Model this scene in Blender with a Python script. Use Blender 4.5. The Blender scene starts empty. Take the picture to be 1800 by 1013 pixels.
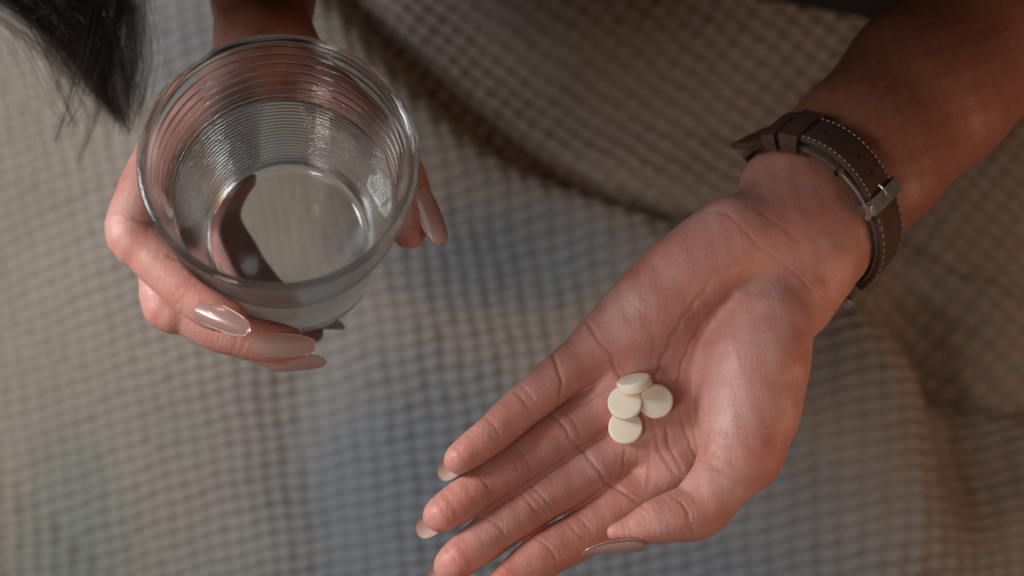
import bpy, math, random
import numpy as np
from mathutils import Matrix, Vector

random.seed(7)
rng = np.random.default_rng(7)
S = bpy.context.scene
COL = S.collection

# ------------------------------------------------------------------ frame of reference
# Everything is measured in millimetres in a frame at the viewpoint (x right, y down, z away),
# turned into metres in the upright world at the very end (world up = the axis of the glass).
FPX = 2500.0
def nrm(v):
    v = np.asarray(v, float); return v / np.linalg.norm(v)
UP = nrm((0.100, -0.312, -0.945))
XW = nrm(np.array([1.0, 0, 0]) - UP * UP[0])
YW = np.cross(UP, XW)
ROT = np.array([XW, YW, UP])
CAM_H = 0.90
def W(p):
    return (np.asarray(p, float) @ ROT.T) / 1000.0 + np.array([0, 0, CAM_H])
def P(px, py, z):
    return np.array([(px - 900) / FPX * z, (py - 506.5) / FPX * z, z])
def PX(p):
    p = np.asarray(p); return p[..., 0] / p[..., 2] * FPX + 900, p[..., 1] / p[..., 2] * FPX + 506.5

# ------------------------------------------------------------------ camera
cd = bpy.data.cameras.new('camera'); cam = bpy.data.objects.new('camera', cd); COL.objects.link(cam)
mw = Matrix.Identity(4)
for i, c in enumerate((ROT @ np.array([1, 0, 0]), ROT @ np.array([0, -1, 0]), ROT @ np.array([0, 0, -1]))):
    for j in range(3): mw[j][i] = c[j]
mw[0][3], mw[1][3], mw[2][3] = 0, 0, CAM_H
cam.matrix_world = mw
cd.lens = 50; cd.sensor_width = 36; cd.clip_start = 0.01; cd.clip_end = 50
cd.dof.use_dof = True; cd.dof.focus_distance = 0.472; cd.dof.aperture_fstop = 5.0
S.camera = cam

# ------------------------------------------------------------------ light
wd = bpy.data.worlds.new('World'); S.world = wd; wd.use_nodes = True
bg = wd.node_tree.nodes['Background']
bg.inputs['Color'].default_value = (1.0, 0.93, 0.86, 1); bg.inputs['Strength'].default_value = 0.09
S.view_settings.view_transform = 'Standard'; S.view_settings.look = 'None'
S.view_settings.exposure = -0.15; S.view_settings.gamma = 1.0
def lamp(name, pos, target, size, power, color, sy=None):
    l = bpy.data.lights.new(name, 'AREA'); l.energy = power; l.color = color
    l.size = size; l.shape = 'RECTANGLE'; l.size_y = sy or size
    o = bpy.data.objects.new(name, l); COL.objects.link(o)
    a, b = Vector(W(pos)), Vector(W(target))
    o.location = a; o.rotation_euler = (b - a).to_track_quat('-Z', 'Y').to_euler()
    return o
lamp('window_light', (-660, -232, 130), (-60, 30, 560), 0.26, 7.4, (0.90, 0.95, 1.0), 0.38)
lamp('front_lamp', (-240, 170, 30), (30, 30, 500), 0.09, 0.66, (1.0, 0.89, 0.82), 0.12)  # unseen fill added to brighten the palm
lamp('room_light', (370, 90, 400), (150, -40, 510), 0.14, 0.33, (1.0, 0.55, 0.32))
lamp('ceiling_lamp', (-320, 60, -900), (-60, 0, 500), 0.06, 0.7, (1.0, 0.86, 0.70))

# ------------------------------------------------------------------ cycles
S.cycles.use_denoising = True
S.cycles.max_bounces = 24; S.cycles.transmission_bounces = 20; S.cycles.glossy_bounces = 8
S.cycles.diffuse_bounces = 4; S.cycles.transparent_max_bounces = 16
S.cycles.caustics_reflective = True; S.cycles.caustics_refractive = True
S.cycles.blur_glossy = 0.4; S.cycles.sample_clamp_indirect = 60.0

# ------------------------------------------------------------------ materials
def mat(name):
    m = bpy.data.materials.new(name); m.use_nodes = True
    nt = m.node_tree; b = nt.nodes['Principled BSDF']
    return m, nt, b
def N(nt, t, **kw):
    n = nt.nodes.new(t)
    for k, v in kw.items():
        if k in n.inputs: n.inputs[k].default_value = v
        else: setattr(n, k, v)
    return n
def L(nt, a, b): nt.links.new(a, b)
def ramp(nt, fac, stops):
    r = nt.nodes.new('ShaderNodeValToRGB'); L(nt, fac, r.inputs['Fac'])
    e = r.color_ramp.elements
    while len(e) < len(stops): e.new(0.5)
    for x, (p, c) in zip(e, stops):
        x.position = p; x.color = (c if len(c) == 4 else (*c, 1)) if hasattr(c, '__len__') else (c, c, c, 1)
    return r
def mixc(nt, fac, a, b, mode='MIX'):
    m = nt.nodes.new('ShaderNodeMix'); m.data_type = 'RGBA'; m.blend_type = mode
    for s, v in ((m.inputs[0], fac), (m.inputs[6], a), (m.inputs[7], b)):
        if hasattr(v, 'links'): L(nt, v, s)
        else: s.default_value = v if not hasattr(v, '__len__') else (*v, 1)[:4]
    return m.outputs[2]
def math_(nt, op, a, b=None):
    m = nt.nodes.new('ShaderNodeMath'); m.operation = op
    for s, v in ((m.inputs[0], a), (m.inputs[1], b)):
        if v is None: continue
        if hasattr(v, 'links'): L(nt, v, s)
        else: s.default_value = v
    return m.outputs[0]

def skin_material():
    m, nt, b = mat('skin')
    tc = N(nt, 'ShaderNodeTexCoord'); co = tc.outputs['Object']
    at = lambda n: N(nt, 'ShaderNodeAttribute', attribute_name=n).outputs['Fac']
    flush, tan, crease = at('flush'), at('tan'), at('crease')
    blot = N(nt, 'ShaderNodeTexNoise', Scale=70.0, Detail=4.0, Roughness=0.6); L(nt, co, blot.inputs['Vector'])
    fine = N(nt, 'ShaderNodeTexNoise', Scale=420.0, Detail=3.0); L(nt, co, fine.inputs['Vector'])
    base = mixc(nt, ramp(nt, blot.outputs['Fac'], [(0.35, 0.0), (0.68, 1.0)]).outputs['Color'], (0.66, 0.350, 0.295), (0.585, 0.215, 0.165))
    base = mixc(nt, math_(nt, 'MULTIPLY', flush, 0.95), base, (0.55, 0.150, 0.098))
    base = mixc(nt, tan, base, (0.20, 0.055, 0.021))  # tanned arm skin, deepened to carry the shade near the top
    base = mixc(nt, math_(nt, 'MULTIPLY', crease, 0.36), base, (0.36, 0.115, 0.078))
    base = mixc(nt, math_(nt, 'MULTIPLY', fine.outputs['Fac'], 0.22), base, (0.60, 0.36, 0.29))
    L(nt, base, b.inputs['Base Color'])
    b.inputs['Subsurface Weight'].default_value = 0.22
    b.inputs['Subsurface Radius'].default_value = (1.0, 0.32, 0.18)
    b.inputs['Subsurface Scale'].default_value = 0.0035
    b.inputs['Specular IOR Level'].default_value = 0.5
    rr = ramp(nt, blot.outputs['Fac'], [(0.3, 0.36), (0.7, 0.50)]); L(nt, rr.outputs['Color'], b.inputs['Roughness'])
    # skin lines: a net of fine furrows, cells about a millimetre across
    wn = N(nt, 'ShaderNodeTexNoise', Scale=260.0, Detail=2.0); L(nt, co, wn.inputs['Vector'])
    wv = N(nt, 'ShaderNodeVectorMath', operation='MULTIPLY_ADD'); L(nt, wn.outputs['Color'], wv.inputs[0])
    wv.inputs[1].default_value = (0.0009,) * 3; L(nt, co, wv.inputs[2])
    v1 = N(nt, 'ShaderNodeTexVoronoi', feature='DISTANCE_TO_EDGE', Scale=720.0); L(nt, wv.outputs[0], v1.inputs['Vector'])
    e1 = ramp(nt, v1.outputs['Distance'], [(0.0, 0.0), (0.12, 1.0)])
    b1 = N(nt, 'ShaderNodeBump', Strength=0.32, Distance=0.00016); L(nt, e1.outputs['Color'], b1.inputs['Height'])
    mp = N(nt, 'ShaderNodeMapping'); mp.inputs['Rotation'].default_value = (0, 0, 0.73); mp.inputs['Scale'].default_value = (950, 150, 420); L(nt, co, mp.inputs['Vector'])
    ln = N(nt, 'ShaderNodeTexNoise', Scale=1.0, Detail=2.0); L(nt, mp.outputs[0], ln.inputs['Vector'])
    mp2 = N(nt, 'ShaderNodeMapping'); mp2.inputs['Rotation'].default_value = (0, 0, -0.5); mp2.inputs['Scale'].default_value = (1150, 190, 420); L(nt, co, mp2.inputs['Vector'])
    ln2 = N(nt, 'ShaderNodeTexNoise', Scale=1.0, Detail=1.0); L(nt, mp2.outputs[0], ln2.inputs['Vector'])
    b0 = N(nt, 'ShaderNodeBump', Strength=0.30, Distance=0.00035); L(nt, math_(nt, 'ADD', ln.outputs['Fac'], math_(nt, 'MULTIPLY', ln2.outputs['Fac'], 0.7)), b0.inputs['Height']); L(nt, b0.outputs[0], b1.inputs['Normal'])
    b2 = N(nt, 'ShaderNodeBump', Strength=0.10, Distance=0.0004); L(nt, blot.outputs['Fac'], b2.inputs['Height']); L(nt, b1.outputs[0], b2.inputs['Normal'])
    L(nt, b2.outputs[0], b.inputs['Normal'])
    return m
def nail_material():
    m, nt, b = mat('nail_gel')
    tc = N(nt, 'ShaderNodeTexCoord')
    n = N(nt, 'ShaderNodeTexNoise', Scale=180.0, Detail=2.0); L(nt, tc.outputs['Object'], n.inputs['Vector'])
    c = mixc(nt, n.outputs['Fac'], (0.54, 0.315, 0.275), (0.59, 0.37, 0.325)); L(nt, c, b.inputs['Base Color'])
    b.inputs['Roughness'].default_value = 0.22; b.inputs['Subsurface Weight'].default_value = 0.3
    b.inputs['Subsurface Radius'].default_value = (1, .6, .5); b.inputs['Subsurface Scale'].default_value = 0.0012
    b.inputs['Coat Weight'].default_value = 1.0; b.inputs['Coat Roughness'].default_value = 0.04
    b.inputs['Sheen Weight'].default_value = 0.0
    b.inputs['Metallic'].default_value = 0.2
    return m
def glass_material(name='clear_glass', rough=0.0):
    m, nt, b = mat(name)
    b.inputs['Base Color'].default_value = (0.975, 0.985, 0.97, 1)
    b.inputs['Transmission Weight'].default_value = 1.0; b.inputs['Roughness'].default_value = rough
    b.inputs['IOR'].default_value = 1.5
    return m
def water_material():
    m, nt, b = mat('water')
    b.inputs['Base Color'].default_value = (1, 1, 1, 1)
    b.inputs['Transmission Weight'].default_value = 1.0; b.inputs['Roughness'].default_value = 0.0
    b.inputs['IOR'].default_value = 1.333
    return m
def pill_material():
    m, nt, b = mat('pill_chalk')
    tc = N(nt, 'ShaderNodeTexCoord')
    n = N(nt, 'ShaderNodeTexNoise', Scale=900.0, Detail=5.0, Roughness=0.7); L(nt, tc.outputs['Object'], n.inputs['Vector'])
    n2 = N(nt, 'ShaderNodeTexNoise', Scale=160.0, Detail=3.0); L(nt, tc.outputs['Object'], n2.inputs['Vector'])
    c = mixc(nt, n2.outputs['Fac'], (0.93, 0.82, 0.67), (0.91, 0.78, 0.61)); L(nt, c, b.inputs['Base Color'])
    b.inputs['Roughness'].default_value = 0.6; b.inputs['Subsurface Weight'].default_value = 0.25
    b.inputs['Subsurface Scale'].default_value = 0.002; b.inputs['Subsurface Radius'].default_value = (1, .7, .45)
    bp = N(nt, 'ShaderNodeBump', Strength=0.22, Distance=0.00015); L(nt, n.outputs['Fac'], bp.inputs['Height']); L(nt, bp.outputs[0], b.inputs['Normal'])
    return m
def leather_material(name, c1, c2):
    m, nt, b = mat(name)
    tc = N(nt, 'ShaderNodeTexCoord')
    n = N(nt, 'ShaderNodeTexNoise', Scale=220.0, Detail=5.0); L(nt, tc.outputs['Object'], n.inputs['Vector'])
    v = N(nt, 'ShaderNodeTexVoronoi', Scale=1500.0); L(nt, tc.outputs['Object'], v.inputs['Vector'])
    L(nt, mixc(nt, n.outputs['Fac'], c1, c2), b.inputs['Base Color'])
    b.inputs['Roughness'].default_value = 0.6; b.inputs['Specular IOR Level'].default_value = 0.22
    bp = N(nt, 'ShaderNodeBump', Strength=0.25, Distance=0.00015); L(nt, v.outputs['Distance'], bp.inputs['Height']); L(nt, bp.outputs[0], b.inputs['Normal'])
    return m
def metal_material(name, c, r):
    m, nt, b = mat(name)
    tc = N(nt, 'ShaderNodeTexCoord')
    n = N(nt, 'ShaderNodeTexNoise', Scale=400.0, Detail=3.0); L(nt, tc.outputs['Object'], n.inputs['Vector'])
    rr = ramp(nt, n.outputs['Fac'], [(0.3, r * 0.8), (0.7, r * 1.3)]); L(nt, rr.outputs['Color'], b.inputs['Roughness'])
    b.inputs['Base Color'].default_value = (*c, 1); b.inputs['Metallic'].default_value = 1.0
    return m
def hair_material():
    m, nt, b = mat('dark_hair')
    tc = N(nt, 'ShaderNodeTexCoord')
    n = N(nt, 'ShaderNodeTexNoise', Scale=300.0, Detail=2.0); L(nt, tc.outputs['Object'], n.inputs['Vector'])
    L(nt, mixc(nt, n.outputs['Fac'], (0.012, 0.0065, 0.0045), (0.036, 0.020, 0.013)), b.inputs['Base Color'])
    b.inputs['Roughness'].default_value = 0.42; b.inputs['Specular IOR Level'].default_value = 0.15
    return m
def cloth_material(name, c, rough=0.9):
    m, nt, b = mat(name)
    tc = N(nt, 'ShaderNodeTexCoord')
    n = N(nt, 'ShaderNodeTexNoise', Scale=500.0, Detail=4.0); L(nt, tc.outputs['Object'], n.inputs['Vector'])
    L(nt, mixc(nt, n.outputs['Fac'], tuple(x * .7 for x in c), c), b.inputs['Base Color'])
    b.inputs['Roughness'].default_value = rough
    bp = N(nt, 'ShaderNodeBump', Strength=0.4, Distance=0.0003); L(nt, n.outputs['Fac'], bp.inputs['Height']); L(nt, bp.outputs[0], b.inputs['Normal'])
    return m
def blanket_material():
    m, nt, b = mat('waffle_cotton')
    tc = N(nt, 'ShaderNodeTexCoord'); co = tc.outputs['Object']
    at = lambda n: N(nt, 'ShaderNodeAttribute', attribute_name=n).outputs['Fac']
    n = N(nt, 'ShaderNodeTexNoise', Scale=900.0, Detail=5.0, Roughness=0.7); L(nt, co, n.inputs['Vector'])
    n2 = N(nt, 'ShaderNodeTexNoise', Scale=16.0, Detail=3.0); L(nt, co, n2.inputs['Vector'])
    c = mixc(nt, ramp(nt, n2.outputs['Fac'], [(0.3, 0.0), (0.7, 1.0)]).outputs['Color'], (0.385, 0.32, 0.262), (0.325, 0.272, 0.222))
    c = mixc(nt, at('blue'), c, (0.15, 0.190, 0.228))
    c = mixc(nt, at('sage'), c, (0.24, 0.27, 0.225))
    c = mixc(nt, math_(nt, 'MULTIPLY', at('pit'), 0.55), c, mixc(nt, 1.0, c, (0.42, 0.40, 0.38), 'MULTIPLY'))  # furrows darkened in the colour, standing in for shade between the cells
    c = mixc(nt, math_(nt, 'MULTIPLY', n.outputs['Fac'], 0.30), c, mixc(nt, 1.0, c, (0.5, 0.5, 0.5), 'MULTIPLY'))
    L(nt, c, b.inputs['Base Color'])
    b.inputs['Roughness'].default_value = 0.95; b.inputs['Specular IOR Level'].default_value = 0.15
    b.inputs['Sheen Weight'].default_value = 0.15; b.inputs['Sheen Roughness'].default_value = 0.6
    bp = N(nt, 'ShaderNodeBump', Strength=0.5, Distance=0.0005); L(nt, n.outputs['Fac'], bp.inputs['Height']); L(nt, bp.outputs[0], b.inputs['Normal'])
    return m
M = dict(underside=cloth_material('nail_underside', (0.56, 0.37, 0.29), 0.25), skin=skin_material(), nail=nail_material(), glass=glass_material(), water=water_material(), pill=pill_material(),
         leather=leather_material('strap_leather', (0.055, 0.026, 0.017), (0.092, 0.047, 0.032)),
         edge=leather_material('strap_edge', (0.070, 0.046, 0.038), (0.11, 0.075, 0.062)),
         thread=cloth_material('thread', (0.42, 0.34, 0.30)), steel=metal_material('steel', (0.70, 0.66, 0.61), 0.33),
         dark=metal_material('dark_steel', (0.34, 0.31, 0.29), 0.42), hole=cloth_material('hole', (0.006, 0.005, 0.005)),
         hair=hair_material(), shirt=cloth_material('black_cotton', (0.012, 0.010, 0.012)), blanket=blanket_material(),
         base=glass_material('moulded_glass', 0.14))

# ------------------------------------------------------------------ object helpers
WLOC = {}
def link_mesh(name, V, F, m, parent=None, origin=None, attrs=None, smooth=True, flip=False):
    """V in millimetres (viewpoint frame); F (n,4) or (n,3) array or list of polygons."""
    w = W(V)
    base = WLOC[parent.name] if parent else (W(origin) if origin is not None else w.mean(0))
    me = bpy.data.meshes.new(name)
    w = w - base
    if isinstance(F, np.ndarray):
        if flip: F = F[:, ::-1]
        k = F.shape[1]
        me.vertices.add(len(w)); me.vertices.foreach_set('co', w.astype(np.float32).ravel())
        me.loops.add(F.size); me.loops.foreach_set('vertex_index', np.ascontiguousarray(F, dtype=np.int32).ravel())
        me.polygons.add(len(F)); me.polygons.foreach_set('loop_start', np.arange(0, F.size, k, dtype=np.int32))
        me.polygons.foreach_set('loop_total', np.full(len(F), k, dtype=np.int32))
        me.update(calc_edges=True)
    else:
        if flip: F = [tuple(f)[::-1] for f in F]
        me.from_pydata([tuple(x) for x in w], [], [tuple(int(i) for i in f) for f in F]); me.update()
    me.validate()
    me.polygons.foreach_set('use_smooth', np.full(len(me.polygons), smooth))
    for k, a in (attrs or {}).items():
        at = me.attributes.new(k, 'FLOAT', 'POINT'); at.data.foreach_set('value', np.asarray(a, np.float32))
    me.materials.append(m)
    o = bpy.data.objects.new(name, me); COL.objects.link(o)
    if parent: o.parent = parent; WLOC[o.name] = base
    else: o.location = base; WLOC[o.name] = base
    return o
def empty(name, origin):
    o = bpy.data.objects.new(name, None); COL.objects.link(o); o.location = W(origin); WLOC[o.name] = W(origin)
    o.empty_display_size = 0.02
    return o
def tag(o, label, cat, group=None, kind=None):
    o['label'] = label; o['category'] = cat
    if group: o['group'] = group
    if kind: o['kind'] = kind
    return o
def grid_faces(nu, nv, closeu=False, closev=False):
    iu = np.arange(nu if closeu else nu - 1); iv = np.arange(nv if closev else nv - 1)
    a, b = np.meshgrid(iu, iv, indexing='ij'); a1 = (a + 1) % nu; b1 = (b + 1) % nv
    return np.stack([a * nv + b, a1 * nv + b, a1 * nv + b1, a * nv + b1], -1).reshape(-1, 4)
def tube(pts, rad, n=6, closed=False):
    """tube along a polyline (array k,3), radius scalar or array; returns V,F"""
    pts = np.asarray(pts, float); k = len(pts); rad = np.broadcast_to(rad, (k,))
    T = np.gradient(pts, axis=0)
    if closed: T = np.roll(pts, -1, 0) - np.roll(pts, 1, 0)
    T /= np.linalg.norm(T, axis=1)[:, None] + 1e-12
    ref = np.array([0.31, 0.2, 0.93]); A = np.cross(T, ref); A /= np.linalg.norm(A, axis=1)[:, None]; Bv = np.cross(T, A)
    th = np.arange(n) / n * 2 * np.pi
    V = pts[:, None] + rad[:, None, None] * (np.cos(th)[None, :, None] * A[:, None] + np.sin(th)[None, :, None] * Bv[:, None])
    return V.reshape(-1, 3), grid_faces(k, n, closed, True)
def merge(parts):
    Vs, Fs, o = [], [], 0
    for V, F in parts: Vs.append(V); Fs.append(np.asarray(F) + o); o += len(V)
    return np.concatenate(Vs), np.concatenate(Fs)

# ------------------------------------------------------------------ solid modelling by distance field
def cone(p, a, b, ra, rb):
    ba = b - a; t = np.clip((p - a) @ ba / (ba @ ba), 0, 1)
    t = t.astype(np.float32)
    return np.sqrt(((p - a - t[:, None] * ba) ** 2).sum(1)) - (ra + (rb - ra) * t)
def smin(a, b, k):
    h = np.maximum(k - np.abs(a - b), 0) / k
    return np.minimum(a, b) - h * h * k * 0.25
def chain_field(ch, k, sub=1, reach=12.0):
    """a limb: cones along a smooth curve through the joints, looked at only near the limb"""
    C = np.array([np.append(c, r) for c, r in ch])
    if sub > 1: C = spline(C, (len(C) - 1) * sub + 1)
    C = C.astype(np.float32)
    lo = (C[:, :3] - C[:, 3:]).min(0); hi = (C[:, :3] + C[:, 3:]).max(0)
    def f(p):
        out = np.maximum(np.maximum(lo - p, p - hi), 0); out = np.sqrt((out * out).sum(1)).astype(np.float32)
        m = out < reach; q = p[m]
        d = None
        for a, b in zip(C[:-1], C[1:]):
            e = cone(q, a[:3], b[:3], float(a[3]), float(b[3]))
            d = e if d is None else (np.minimum(d, e) if sub > 1 else smin(d, e, k))
        out += 1.0
        if d is not None: out[m] = d
        return out
    return f
def ball(p, c, r): return np.sqrt(((p - c) ** 2).sum(1)) - r
def grad(f, p, e=0.25):
    g = np.stack([f(p + d) - f(p - d) for d in (np.array([e, 0, 0], np.float32), np.array([0, e, 0], np.float32), np.array([0, 0, e], np.float32))], -1)
    return g / (np.linalg.norm(g, axis=1)[:, None] + 1e-9)
def surface_net(f, lo, hi, h):
    """quad mesh of f = 0; the fine grid is only evaluated near the surface"""
    lo = np.asarray(lo, float); hi = np.asarray(hi, float); q = 6
    nb = np.ceil((hi - lo) / (h * q)).astype(int); n = nb * q + 1
    cb = np.stack(np.meshgrid(*[lo[i] + (np.arange(nb[i]) + .5) * h * q for i in range(3)], indexing='ij'), -1).reshape(-1, 3).astype(np.float32)
    dc = f(cb); near = np.abs(dc) < h * q * 1.05 + 0.4
    val = np.repeat(np.repeat(np.repeat(dc.reshape(nb), q, 0), q, 1), q, 2)
    val = np.pad(val, ((0, 1),) * 3, mode='edge').astype(np.float32)
    msk = np.zeros(nb, bool); msk.reshape(-1)[near] = True
    big = np.zeros(n, bool)
    bm = np.repeat(np.repeat(np.repeat(msk, q, 0), q, 1), q, 2)
    for dx in (0, 1):
        for dy in (0, 1):
            for dz in (0, 1): big[dx:dx + bm.shape[0], dy:dy + bm.shape[1], dz:dz + bm.shape[2]] |= bm
    idx = np.argwhere(big); pts = (lo + idx * h).astype(np.float32)
    out = np.concatenate([f(c) for c in np.array_split(pts, max(1, len(pts) // 400000))])
    val[big] = out
    s = val < 0
    a = [slice(0, -1), slice(1, None)]
    act = np.zeros(np.array(n) - 1, np.int8)
    for dx in (0, 1):
        for dy in (0, 1):
            for dz in (0, 1): act += s[a[dx], a[dy], a[dz]]
    act = (act > 0) & (act < 8)
    cells = np.argwhere(act); ids = -np.ones(act.shape, np.int64); ids[act] = np.arange(len(cells))
    acc = np.zeros((len(cells), 3)); cnt = np.zeros(len(cells))
    cr = [(x, y, z) for x in (0, 1) for y in (0, 1) for z in (0, 1)]
    for c0 in cr:
        for ax in range(3):
            if c0[ax]: continue
            c1 = list(c0); c1[ax] = 1
            v0 = val[tuple((cells + c0).T)]; v1 = val[tuple((cells + c1).T)]
            x = (v0 < 0) != (v1 < 0); t = np.where(x, v0 / np.where(x, v0 - v1, 1), 0)
            pos = cells + np.array(c0) + np.outer(t, np.eye(3)[ax])
            acc[x] += pos[x]; cnt[x] += 1
    V = lo + acc / cnt[:, None] * h
    F = []
    for ax in range(3):
        u, v = (ax + 1) % 3, (ax + 2) % 3
        sl0 = [slice(1, -1)] * 3; sl1 = [slice(1, -1)] * 3
        sl0[ax] = slice(0, -1); sl1[ax] = slice(1, None)
        e = s[tuple(sl0)] != s[tuple(sl1)]
        ij = np.argwhere(e); off = np.ones(3, int); off[ax] = 0; ij = ij + off
        ins = s[tuple(ij.T)]
        eu, ev = np.eye(3, dtype=int)[u], np.eye(3, dtype=int)[v]
        qd = np.stack([ids[tuple((ij - eu - ev).T)], ids[tuple((ij - ev).T)], ids[tuple(ij.T)], ids[tuple((ij - eu).T)]], -1)
        qd[~ins] = qd[~ins][:, ::-1]
        F.append(qd)
    F = np.concatenate(F); F = F[(F >= 0).all(1)]
    V = V.astype(np.float32)
    for _ in range(1):
        d = f(V); V = V - grad(f, V) * np.clip(d, -h, h)[:, None]
    return V, F
def march(f, px, py, z0=380.0, z1=700.0):
    """first point of the solid along a sight line"""
    d = np.array([(px - 900) / FPX, (py - 506.5) / FPX, 1.0]); z = z0
    for _ in range(200):
        v = float(f((d * z)[None].astype(np.float32))[0])
        if v < 0.02: return d * z
        z += max(v * 0.7, 0.02)
        if z > z1: break
    return d * min(z, z1)
def poly_dist(u, v, line):
    d = np.full(len(u), 1e9, np.float32)
    for (x0, y0), (x1, y1) in zip(line[:-1], line[1:]):
        bx, by = x1 - x0, y1 - y0
        t = np.clip(((u - x0) * bx + (v - y0) * by) / (bx * bx + by * by), 0, 1)
        d = np.minimum(d, np.hypot(u - x0 - t * bx, v - y0 - t * by))
    return d
def spline(pts, n):
    pts = np.asarray(pts, float); k = len(pts); out = []
    t = np.linspace(0, k - 1, n)
    for x in t:
        i = min(int(x), k - 2); s = x - i
        p0, p1, p2, p3 = pts[max(i - 1, 0)], pts[i], pts[i + 1], pts[min(i + 2, k - 1)]
        out.append(0.5 * (2 * p1 + (p2 - p0) * s + (2 * p0 - 5 * p1 + 4 * p2 - p3) * s * s + (3 * p1 - p0 - 3 * p2 + p3) * s ** 3))
    return np.array(out)

# ------------------------------------------------------------------ the open hand
def CH(*pts):
    """joints given as (x, y, depth of the skin facing the viewer, apparent radius)"""
    out = []
    for px, py, f, r in pts:
        rm = r * f / FPX; rm = r * (f + rm) / FPX
        out.append((P(px, py, f + rm).astype(np.float32), rm))
    return out
pinky = CH((1060, 602, 480, 44), (1018, 636, 479, 43), (985, 662, 477.5, 41), (950, 690, 475, 39.5), (918, 716, 472.5, 37), (890, 741, 469, 35.5), (867, 762, 466, 33.5), (838, 784, 462.5, 31.5), (812, 803, 461.2, 28), (803, 810, 463.5, 23))
ring = CH((1092, 690, 482, 46), (1040, 724, 482, 45), (1000, 752, 480, 43), (960, 781, 477, 42), (920, 809, 474, 40.5), (884, 832, 470, 39.5), (848, 854, 467, 38.5), (812, 880, 462.5, 37), (780, 901, 461, 32.5), (769, 908, 464, 26))
middle = CH((1137, 758, 483, 48), (1080, 796, 483, 46), (1037, 824, 480.5, 44), (990, 855, 477, 43), (948, 880, 473.5, 41.5), (910, 907, 469.5, 40.5), (874, 931, 466, 39.5), (832, 963, 461, 37.5), (800, 987, 459, 33), (788, 996, 462, 26))
index = CH((1182, 815, 483, 50), (1130, 858, 483, 48), (1098, 882, 481, 46), (1058, 915, 478, 45), (1022, 941, 474.5, 43), (986, 959, 470.5, 41.5), (955, 977, 467, 40.5), (918, 1008, 462, 39), (888, 1032, 458.5, 34), (876, 1042, 459.5, 28))
hypo = CH((1345, 420, 489, 74), (1292, 427, 482, 73), (1240, 465, 479, 72), (1190, 505, 478, 71), (1138, 550, 478, 65), (1095, 588, 479.5, 58), (1062, 606, 480.5, 48))
mc4 = CH((1360, 470, 491, 62), (1210, 590, 488, 54), (1095, 690, 482, 47))
mc3 = CH((1375, 500, 491, 62), (1240, 640, 490, 54), (1140, 760, 482, 49))
mc2 = CH((1390, 540, 491, 60), (1275, 690, 491, 54), (1186, 818, 483, 51))
web = CH((1215, 760, 492, 40), (1230, 850, 492, 38))
thenar = CH((1380, 520, 484, 62), (1348, 578, 473, 72), (1330, 640, 467, 84), (1318, 720, 463, 80), (1305, 790, 460, 66))
thumb = CH((1304, 795, 459, 64), (1265, 850, 455.5, 55), (1226, 896, 453.5, 52), (1190, 907, 452, 45), (1152, 918, 451, 38.5), (1118, 929, 451.5, 27), (1082, 936, 453, 15))
AX = np.array([0.66, -0.75]); NX = np.array([0.75, 0.66])
def arm_pt(s, c, f, r): x = c * NX + s * AX; return (x[0], x[1], f, r)
armA = CH((1345, 440, 494, 66), (1385, 395, 495, 84), arm_pt(671, 1285, 500, 96), arm_pt(800, 1288, 510, 102), arm_pt(960, 1293, 524, 110), arm_pt(1120, 1298, 540, 118), arm_pt(1400, 1310, 568, 128), arm_pt(1650, 1318, 594, 132))
armB = CH((1402, 488, 494, 56), (1430, 460, 494, 64), arm_pt(671, 1357, 499, 88), arm_pt(800, 1358, 509, 98), arm_pt(960, 1366, 523, 106), arm_pt(1120, 1376, 539, 116), arm_pt(1400, 1390, 567, 128), arm_pt(1650, 1400, 593, 132))
f_pk, f_rg, f_md, f_ix = [chain_field(c, 3.0, 3) for c in (pinky, ring, middle, index)]
f_hy, f_m4, f_m3, f_m2, f_wb, f_th, f_tb, f_aA, f_aB = [chain_field(c, 7.0, 1, 26.0) for c in (hypo, mc4, mc3, mc2, web, thenar, thumb, armA, armB)]
f_tb = chain_field(thumb, 4.0, 4, 20.0)
def open_hand(p):
    pal = smin(f_m4(p), f_m3(p), 9); pal = smin(pal, f_m2(p), 9); pal = smin(pal, f_hy(p), 9); pal = smin(pal, f_wb(p), 9)
    arm = smin(f_aA(p), f_aB(p), 22)
    pal = smin(pal, arm, 12)
    th = smin(f_th(p), f_tb(p), 7)
    pt = smin(pal, th, 7)
    d = pt
    for f in (f_pk, f_rg, f_md, f_ix):
        # the thumb lies over the index finger without growing into it
        d = smin(d, smin(pal, f(p), 5), 0.9)
    return d
V, F = surface_net(open_hand, P(700, 500, 440) * [0, 0, 1] + [-45, -168, -2], [262, 120, 602], 0.58)
Nn = grad(open_hand, V)
u, v = PX(V)
face = np.clip((-(Nn * V).sum(1) / np.linalg.norm(V, axis=1) - 0.05) / 0.35, 0, 1)
mm = V[:, 2] / FPX
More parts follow.
